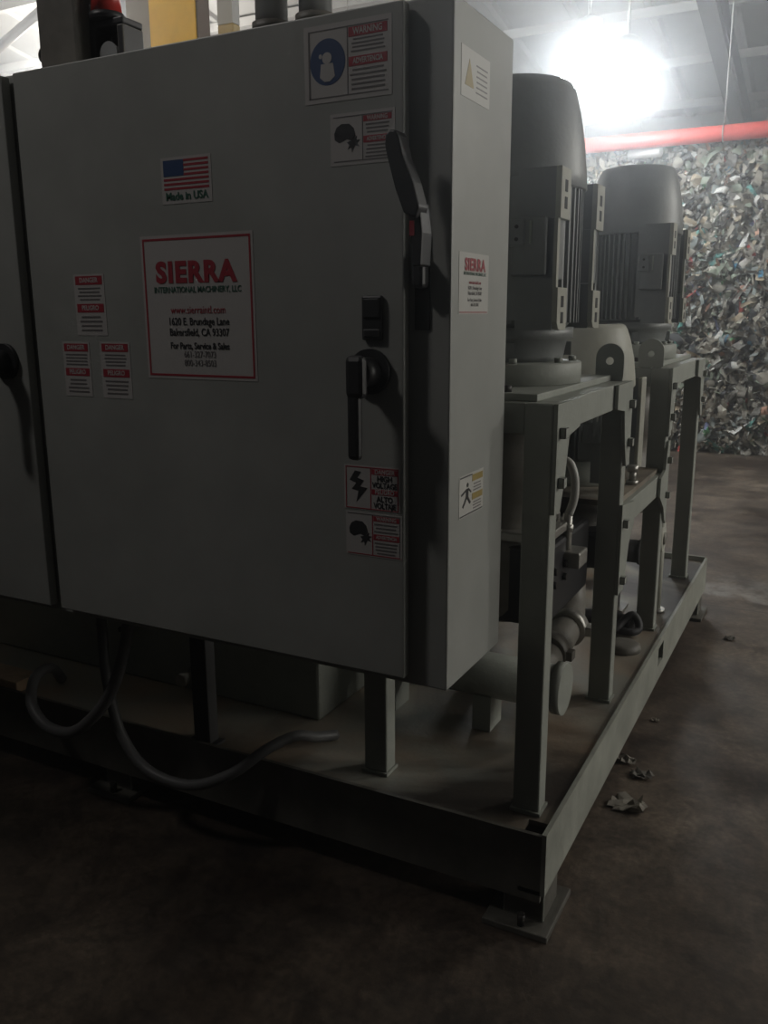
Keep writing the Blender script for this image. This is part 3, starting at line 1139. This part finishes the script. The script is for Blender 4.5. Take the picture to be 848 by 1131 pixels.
# disconnect lever on the flange
b = MB()
cb(b, -0.772, -0.738, CY0 - 0.004, CY0, 1.52, 1.70, M['black'], 0.002)
cb(b, -0.766, -0.738, CY0 - 0.036, CY0 - 0.004, 1.60, 1.665, M['black'], 0.008)
b.build('lever_base', t)
b = MB()
ly = CY0 - 0.075
lx = T.x - 0.022
b.prism([(x - lx, z - T.z) for x, z in ((-0.766, 1.64), (-0.747, 1.64), (-0.744, 1.70), (-0.750, 1.755), (-0.776, 1.745), (-0.768, 1.69))], 'y', ly - T.y, ly + 0.045 - T.y, M['black'])
o_ = b.build('lever_stem', t, bevel=0.003)
b = MB()
pts = [(-0.783, 1.738), (-0.748, 1.728), (-0.742, 1.745)]
pts = [(-0.778, 1.735), (-0.752, 1.725), (-0.745, 1.745), (-0.758, 1.79), (-0.779, 1.838), (-0.787, 1.872), (-0.793, 1.882), (-0.806, 1.884), (-0.815, 1.876), (-0.817, 1.858), (-0.812, 1.835), (-0.796, 1.78)]
b.prism([(x - lx, z - T.z) for x, z in pts], 'y', ly - 0.012 - T.y, ly + 0.030 - T.y, M['black'])
o_ = b.build('lever_grip', t, bevel=0.004)
b = MB()
cb(b, -0.748, -0.738, ly - 0.002, ly, 1.695, 1.722, M['ink_red'])
b.build('lever_tag', t)['label'] = 'small red tag'

# ---- stickers.  A sticker is a thin sheet with printed pieces on it


class Sticker:
    def __init__(s, name, parent, face, a0, a1, z0, z1, m, label=None, tilt=0.0):
        s.face = face
        s.e = 0.0008
        q = MB()
        s.a0, s.a1, s.z0, s.z1 = a0, a1, z0, z1
        s.rect_(q, a0, a1, z0, z1, m, 0, s.e)
        s.o = q.build(name, parent)
        if label:
            s.o['label'] = label

    def rect_(s, q, a0, a1, z0, z1, m, d0, d1):
        if s.face == 'front':
            cb(q, a0, a1, DY - d1, DY - d0, z0, z1, m)
        else:
            cb(q, CX1 + d0, CX1 + d1, a0, a1, z0, z1, m)

    def rects(s, name, items):
        """items: (u0, u1, v0, v1, material) in 0..1 of the sheet, v up"""
        q = MB()
        w, h = s.a1 - s.a0, s.z1 - s.z0
        for u0, u1, v0, v1, m in items:
            s.rect_(q, s.a0 + u0 * w, s.a0 + u1 * w, s.z0 + v0 * h, s.z0 + v1 * h, m, s.e, s.e + 0.0005)
        return q.build(name, s.o)

    def poly(s, name, shapes, m, lift=0.0):
        q = MB()
        w, h = s.a1 - s.a0, s.z1 - s.z0
        d0, d1 = s.e + lift, s.e + 0.0005 + lift
        for pts in shapes:
            P = [(s.a0 + u * w, s.z0 + v * h) for u, v in pts]
            if s.face == 'front':
                q.prism([(a - T.x, z - T.z) for a, z in P], 'y', DY - d1 - T.y, DY - d0 - T.y, m)
            else:
                q.prism([(a - T.y, z - T.z) for a, z in P], 'x', CX1 + d0 - T.x, CX1 + d1 - T.x, m)
        return q.build(name, s.o)

    def text(s, body, u, v, size, m, bold=0.0, sx=1.0, lift=0.0007, name='lettering', space=1.0):
        a = s.a0 + u * (s.a1 - s.a0)
        z = s.z0 + v * (s.z1 - s.z0)
        at = loc(a, DY - s.e - lift, z) if s.face == 'front' else loc(CX1 + s.e + lift, a, z)
        return text_mesh(name, body, size, m, s.o, s.face, at, bold, sx, space=space)


def disc_pts(cu, cv, ru, rv, n=24):
    return [(cu + ru * math.cos(2 * math.pi * k / n), cv + rv * math.sin(2 * math.pi * k / n)) for k in range(n)]


def lines(u0, u1, v0, v1, n, m, rag=0.25, th=0.4):
    out = []
    st = (v1 - v0) / n
    for k in range(n):
        v = v1 - (k + 0.5) * st
        r = random.random() * rag * (u1 - u0) / 2
        out.append((u0 + r, u1 - r, v - st * th / 2, v + st * th / 2, m))
    return out


IR, ID, IG, IGR, IB = M['ink_red'], M['ink_dark'], M['ink_grey'], M['ink_green'], M['ink_blue']

# company sign
s = Sticker('company_sign', door_r, 'front', -1.455, -1.140, 1.408, 1.727, M['white'], 'large white company sign with red border')
bw = 0.012
s.rects('border', [(0.02, 0.98, 0.965, 0.98, IR), (0.02, 0.98, 0.02, 0.035, IR), (0.02, 0.035, 0.035, 0.965, IR), (0.965, 0.98, 0.035, 0.965, IR)])
s.text('SIERRA', 0.49, 0.74, 0.062, IR, bold=0.0030, sx=1.06, space=1.13)
s.text('INTERNATIONAL MACHINERY, LLC', 0.50, 0.625, 0.0185, IGR, bold=0.0003, sx=0.84)
s.text('www.sierraintl.com', 0.50, 0.485, 0.024, IR, bold=0.0, sx=0.82)
s.text('1620 E. Brundage Lane', 0.50, 0.405, 0.0235, ID, bold=0.0003, sx=0.80)
s.text('Bakersfield, CA 93307', 0.50, 0.330, 0.0235, ID, bold=0.0003, sx=0.80)
s.text('For Parts, Service & Sales', 0.50, 0.235, 0.0205, ID, bold=0.0005, sx=0.80)
s.text('661-327-7073', 0.50, 0.175, 0.0205, IG, bold=0.0, sx=0.80)
s.text('800-343-8503', 0.50, 0.115, 0.0205, IG, bold=0.0, sx=0.80)

# flag sticker
s = Sticker('flag_sticker', door_r, 'front', -1.381, -1.242, 1.792, 1.889, M['white'], 'small flag sticker with striped flag and lettering')
it = []
v0, v1 = 0.30, 0.94
st = (v1 - v0) / 13
for k in range(13):
    if k % 2 == 0:
        it.append((0.05 if k > 6 else 0.46, 0.95, v1 - (k + 1) * st, v1 - k * st, IR))
it.append((0.05, 0.46, v1 - 7 * st, v1, IB))
s.rects('flag', it)
s.text('Made in USA', 0.5, 0.155, 0.023, IGR, bold=0.0006, sx=0.97)

# panel with round blue sign
s = Sticker('warning_sticker', door_r, 'front', -1.000, -0.806, 1.957, 2.097, M['white'], 'large warning sticker with round blue sign')
s.rects('lettering', [(0.05, 0.07, 0.06, 0.92, IG), (0.05, 0.96, 0.06, 0.075, IG), (0.05, 0.96, 0.92, 0.935, IG), (0.50, 0.512, 0.075, 0.92, IG)]
        + lines(0.53, 0.94, 0.58, 0.78, 4, IG) + lines(0.53, 0.94, 0.10, 0.40, 5, IG))
for hb in ((0.52, 0.95, 0.79, 0.91, IR), (0.52, 0.95, 0.42, 0.54, IR)):
    s.rects('header_band', [hb])
s.poly('blue_disc', [disc_pts(0.275, 0.52, 0.205, 0.30, 36)], IB)
s.poly('pictogram', [disc_pts(0.27, 0.57, 0.055, 0.075), [(0.20, 0.50), (0.34, 0.50), (0.36, 0.33), (0.30, 0.27), (0.24, 0.27), (0.185, 0.33)], disc_pts(0.195, 0.60, 0.02, 0.03, 12)], M['white'], 0.0006)
s.text('WARNING', 0.735, 0.85, 0.016, M['white'], bold=0.0004, sx=0.82)
s.text('ADVERTENCIA', 0.735, 0.48, 0.0135, M['white'], bold=0.0004, sx=0.72)

# panel with hand pictogram
HAND = [[(0.06, 0.62), (0.10, 0.74), (0.18, 0.80), (0.30, 0.79), (0.37, 0.70), (0.40, 0.55), (0.34, 0.46), (0.26, 0.50), (0.14, 0.44), (0.07, 0.50)]]
SPARK = [[(0.26, 0.44), (0.34, 0.47), (0.42, 0.55), (0.41, 0.47), (0.47, 0.47), (0.42, 0.41), (0.46, 0.34), (0.39, 0.37), (0.34, 0.24), (0.33, 0.34), (0.27, 0.30), (0.30, 0.38)]]
s = Sticker('warning_sticker', door_r, 'front', -0.943, -0.800, 1.838, 1.934, M['white'], 'small warning sticker behind the lever grip')
s.rects('lettering', [(0.05, 0.96, 0.07, 0.09, IG), (0.05, 0.96, 0.92, 0.94, IG), (0.50, 0.512, 0.09, 0.92, IG)]
        + lines(0.53, 0.94, 0.56, 0.78, 3, IG) + lines(0.53, 0.94, 0.10, 0.38, 4, IG))
for hb in ((0.52, 0.95, 0.80, 0.91, IR), (0.52, 0.95, 0.40, 0.53, IR)):
    s.rects('header_band', [hb])
s.poly('pictogram', HAND + SPARK, ID)
s.text('WARNING', 0.735, 0.855, 0.0115, M['white'], bold=0.0003, sx=0.8)
s.text('ADVERTENCIA', 0.735, 0.465, 0.010, M['white'], bold=0.0003, sx=0.7)

# high voltage
s = Sticker('voltage_sticker', door_r, 'front', -0.924, -0.790, 1.145, 1.240, M['white'], 'high voltage sticker with lightning bolt')
s.rects('lettering', [(0.03, 0.97, 0.955, 0.975, IR), (0.03, 0.97, 0.02, 0.04, IR), (0.03, 0.045, 0.04, 0.955, IR), (0.955, 0.97, 0.04, 0.955, IR), (0.475, 0.49, 0.04, 0.955, IR)])  # frame and divider lines only, no letters
for hb in ((0.50, 0.955, 0.82, 0.94, IR), (0.50, 0.955, 0.37, 0.49, IR)):
    s.rects('header_band', [hb])
s.poly('pictogram', [[(0.20, 0.88), (0.31, 0.86), (0.24, 0.72), (0.36, 0.67), (0.29, 0.53), (0.42, 0.50), (0.22, 0.16), (0.26, 0.42), (0.14, 0.46), (0.22, 0.60), (0.10, 0.66)]], ID)
s.text('DANGER', 0.73, 0.88, 0.013, M['white'], bold=0.0003, sx=0.9)
s.text('HIGH', 0.73, 0.73, 0.0165, ID, bold=0.0005, sx=0.9)
s.text('VOLTAGE', 0.73, 0.58, 0.0165, ID, bold=0.0005, sx=0.8)
s.text('PELIGRO', 0.73, 0.43, 0.013, M['white'], bold=0.0003, sx=0.9)
s.text('ALTO', 0.73, 0.27, 0.0165, ID, bold=0.0005, sx=0.9)
s.text('VOLTAJE', 0.73, 0.12, 0.0165, ID, bold=0.0005, sx=0.8)

s = Sticker('warning_sticker', door_r, 'front', -0.921, -0.786, 1.043, 1.139, M['white'], 'warning sticker with hand below the high voltage sticker')
s.rects('lettering', [(0.03, 0.97, 0.955, 0.975, IG), (0.03, 0.97, 0.03, 0.05, IR), (0.955, 0.97, 0.05, 0.955, IG), (0.475, 0.49, 0.05, 0.955, IR)]
        + lines(0.51, 0.93, 0.55, 0.80, 3, IG) + lines(0.51, 0.93, 0.06, 0.37, 4, IG))
for hb in ((0.50, 0.955, 0.83, 0.94, IR), (0.50, 0.955, 0.40, 0.53, IR)):
    s.rects('header_band', [hb])
s.poly('pictogram', HAND + SPARK, ID)
s.text('WARNING', 0.73, 0.885, 0.0115, M['white'], bold=0.0003, sx=0.85)
s.text('ADVERTENCIA', 0.73, 0.465, 0.010, M['white'], bold=0.0003, sx=0.75)

# three narrow stickers at the left
for (a0, a1, z0, z1, lab) in ((-1.675, -1.576, 1.505, 1.649, 'topmost of three narrow warning stickers'),
                              (-1.731, -1.640, 1.356, 1.489, 'lower left of three narrow warning stickers'),
                              (-1.605, -1.509, 1.355, 1.490, 'lower right of three narrow warning stickers')):
    s = Sticker('warning_sticker', door_r, 'front', a0, a1, z0, z1, M['white'], lab)
    s.rects('lettering', lines(0.10, 0.90, 0.56, 0.80, 4, IG) + lines(0.10, 0.90, 0.05, 0.34, 4, IG))
    for hb in ((0.06, 0.94, 0.83, 0.97, IR), (0.06, 0.94, 0.38, 0.52, IR)):
        s.rects('header_band', [hb])
    s.text('DANGER', 0.5, 0.90, 0.0155, M['white'], bold=0.0004, sx=0.95)
    s.text('PELIGRO', 0.5, 0.45, 0.0155, M['white'], bold=0.0004, sx=0.92)

# stickers on the right-hand side
s = Sticker('side_sticker', t, 'side', 1.646, 1.795, 1.957, 2.047, M['white2'], 'pale sticker at the top of the cabinet side')
s.rects('lettering', lines(0.50, 0.92, 0.15, 0.80, 6, M['ink_grey'], th=0.25))
s.poly('pictogram', [[(0.12, 0.25), (0.42, 0.25), (0.27, 0.80)]], M['ink_amber'])
s = Sticker('side_sign', t, 'side', 1.648, 1.810, 1.551, 1.672, M['white2'], 'white company sign on the cabinet side')
s.rects('border', [(0.03, 0.97, 0.02, 0.035, IR)])
s.text('SIERRA', 0.52, 0.80, 0.033, IR, bold=0.0013, sx=1.02, space=1.1)
s.text('INTERNATIONAL MACHINERY, LLC', 0.52, 0.66, 0.0095, IGR, sx=0.82)
s.text('www.sierraintl.com', 0.52, 0.52, 0.0105, IR, sx=0.8)
s.text('1620 E. Brundage Lane', 0.52, 0.43, 0.0105, IG, sx=0.8)
s.text('Bakersfield, CA 93307', 0.52, 0.34, 0.0105, IG, sx=0.8)
s.text('For Parts, Service & Sales', 0.52, 0.23, 0.0095, IG, sx=0.8)
s.text('661-327-7073', 0.52, 0.15, 0.0095, IG, sx=0.8)
s = Sticker('side_sticker', t, 'side', 1.665, 1.803, 1.123, 1.215, M['white2'], 'sticker with jumping figure low on the cabinet side')
s.rects('lettering', [(0.03, 0.97, 0.02, 0.05, ID), (0.03, 0.52, 0.94, 0.97, ID)] + lines(0.56, 0.92, 0.52, 0.74, 3, IG) + lines(0.56, 0.92, 0.08, 0.30, 3, IG))
for hb in ((0.52, 0.97, 0.78, 0.94, M['ink_amber']), (0.52, 0.97, 0.33, 0.49, M['ink_amber'])):
    s.rects('header_band', [hb])
s.poly('pictogram', [disc_pts(0.33, 0.74, 0.04, 0.055, 14), [(0.27, 0.66), (0.36, 0.66), (0.37, 0.45), (0.47, 0.30), (0.42, 0.26), (0.31, 0.42), (0.16, 0.22), (0.12, 0.27), (0.26, 0.47)],
                     [(0.08, 0.52), (0.27, 0.60), (0.27, 0.65), (0.07, 0.57)], [(0.36, 0.62), (0.47, 0.52), (0.49, 0.56), (0.37, 0.67)]], ID)

# cabinet support legs, standing on the skid behind the door line
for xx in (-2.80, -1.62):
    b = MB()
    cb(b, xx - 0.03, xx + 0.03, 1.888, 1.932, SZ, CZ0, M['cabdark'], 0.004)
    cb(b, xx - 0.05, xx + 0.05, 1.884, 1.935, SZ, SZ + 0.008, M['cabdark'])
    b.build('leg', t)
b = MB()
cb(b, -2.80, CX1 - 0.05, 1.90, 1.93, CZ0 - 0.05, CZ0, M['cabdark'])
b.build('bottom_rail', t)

# conduits and alarm on the cabinet roof
for (x, r, lab) in ((-1.197, 0.036, 'thick grey conduit rising from the cabinet roof beside the ochre post'),
                    (-1.083, 0.036, 'thick grey conduit rising from the cabinet roof, nearest the round blue sign')):
    q = thing('conduit', lab, 'conduit', (x, 1.76, CZ1), 'grey conduits on the cabinet roof')
    b = MB()
    b.cyl((0, 0, 0), (0, 0, 1.6), r, M['galv'], seg=24)
    b.build('conduit_tube', q)
    b = MB()
    b.cyl((0, 0, 0), (0, 0, 0.035), r + 0.016, M['pipe'], seg=8)
    b.cyl((0, 0, 0.035), (0, 0, 0.055), r + 0.008, M['pipe'], seg=24)
    b.build('hub_fitting', q)

q = thing('alarm_beacon', 'dark alarm box with red beacon lens on the cabinet roof at upper left', 'alarm', (-1.76, 1.74, CZ1))
b = MB()
b.box(-0.075, 0.055, -0.06, 0.06, 0.0, 0.36, M['pipe'], 0.008)
b.torus((-0.090, -0.03, 0.065), (0, 1, 0), 0.015, 0.005, M['bolt'], seg=20, sub=8)
b.build('alarm_box', q)
b = MB()
b.cyl((0.098, 0.0, 0.122), (0.098, 0.0, 0.137), 0.042, M['black'], seg=28)
b.cyl((0.098, 0.0, 0.137), (0.098, 0.0, 0.21), 0.037, M['redlens'], r1=0.030, seg=28)
b.build('beacon_lens', q)
b = MB()
b.box(0.056, 0.165, -0.02, 0.05, 0.105, 0.122, M['black'], 0.004)
b.box(0.056, 0.074, -0.02, 0.05, 0.0, 0.105, M['black'], 0.003)
b.box(0.145, 0.165, -0.02, 0.05, 0.0, 0.105, M['pipe'], 0.003)
b.build('beacon_bracket', q)
b = MB()
b.cyl((0.112, -0.018, 0.045), (0.112, 0.04, 0.045), 0.028, M['galv'], r1=0.014, seg=24)
b.box(0.074, 0.145, 0.035, 0.05, 0.0, 0.105, M['black'])
b.build('horn', q)

# hoses hanging below the cabinet
b = MB()
b.tube([(-1.91, 1.80, 0.752), (-1.908, 1.80, 0.642), (-1.899, 1.79, 0.527), (-1.874, 1.78, 0.413), (-1.833, 1.775, 0.302), (-1.738, 1.77, 0.219), (-1.582, 1.775, 0.206), (-1.445, 1.80, 0.265), (-1.36, 1.86, 0.335), (-1.32, 1.95, 0.345), (-1.30, 2.03, 0.31), (-1.27, 2.10, SZ + 0.017)], 0.016, M['hose'], seg=12)
tag(b.build('hanging_hose'), 'dark hose dropping from the cabinet in a wide loop over the skid end', 'hose', 'hoses under the cabinet')
b = MB()
b.tube([(-1.735, 1.74, 0.752), (-1.744, 1.74, 0.676), (-1.773, 1.74, 0.587), (-1.822, 1.74, 0.476), (-1.907, 1.74, 0.37), (-2.011, 1.74, 0.292), (-2.132, 1.75, 0.28), (-2.23, 1.78, 0.322), (-2.30, 1.86, 0.37), (-2.34, 1.96, 0.36), (-2.36, 2.02, SZ + 0.016)], 0.018, M['hose'], seg=12)
tag(b.build('hanging_hose'), 'dark hose dropping from the cabinet and sweeping left to the skid deck', 'hose', 'hoses under the cabinet')

b = MB()
b.box(-2.95, -2.43, 1.885, 1.985, SZ, SZ + 0.04, M['timber'], 0.004)
tag(b.build('timber_block'), 'pale timber block lying on the skid below the left cabinet door', 'timber')

# ------------------------------------------------------------------ litter on the floor by the skid


def scrap(x, y, sz, col, name, label):
    q = MB()
    n = 6
    vs = [[q.bm.verts.new((x + (i / n - 0.5) * sz + random.uniform(-0.08, 0.08) * sz, y + (j / n - 0.5) * sz * 0.8 + random.uniform(-0.08, 0.08) * sz,
                           0.004 + abs(noise.noise(Vector((i * 0.8 + x * 9, j * 0.8 + y * 9, 2)))) * sz * 0.5)) for j in range(n + 1)] for i in range(n + 1)]
    fs = [q.bm.faces.new((vs[i][j], vs[i + 1][j], vs[i + 1][j + 1], vs[i][j + 1])) for i in range(n) for j in range(n) if not ((i in (0, n - 1)) and (j in (0, n - 1)))]
    q._setmat(fs, col)
    lv = [v for v in q.bm.verts if not v.link_faces]
    for v in lv:
        q.bm.verts.remove(v)
    return tag(q.build(name, recalc=False), label, 'litter', 'paper litter beside the skid')


scrap(-0.478, 2.585, 0.11, pm[2], 'paper_scrap', 'crumpled tan paper scrap on the floor, nearest the skid corner')
scrap(-0.545, 2.88, 0.07, pm[2], 'paper_scrap', 'pale crumpled scrap tucked under the skid edge')
scrap(-0.475, 2.80, 0.075, pm[3], 'paper_scrap', 'brown grey paper scrap on the floor just out from the skid edge')
scrap(-0.515, 3.25, 0.03, pm[1], 'paper_scrap', 'tiny white scrap under the skid near the side socket')
scrap(-0.36, 4.30, 0.05, pm[3], 'paper_scrap', 'tiny dark scrap on the floor near the far foot')

# thin haze volume added for the lens glare around the lamps
hz = bpy.data.materials.new('glare_haze')
hz.use_nodes = True
nt = hz.node_tree
nt.nodes.remove(nt.nodes['Principled BSDF'])
vs_ = nt.nodes.new('ShaderNodeVolumeScatter')
vs_.inputs['Color'].default_value = (0.95, 0.97, 1.0, 1)
vs_.inputs['Density'].default_value = 0.04
vs_.inputs['Anisotropy'].default_value = 0.85
nt.links.new(vs_.outputs['Volume'], nt.nodes['Material Output'].inputs['Volume'])
b = MB()
b.box(-15.9, 8.9, -4.9, 15.9, 0.02, 4.72, hz)
tag(b.build('glare_haze'), 'thin haze added for the lens glow around the lamps', 'haze', kind='stuff')
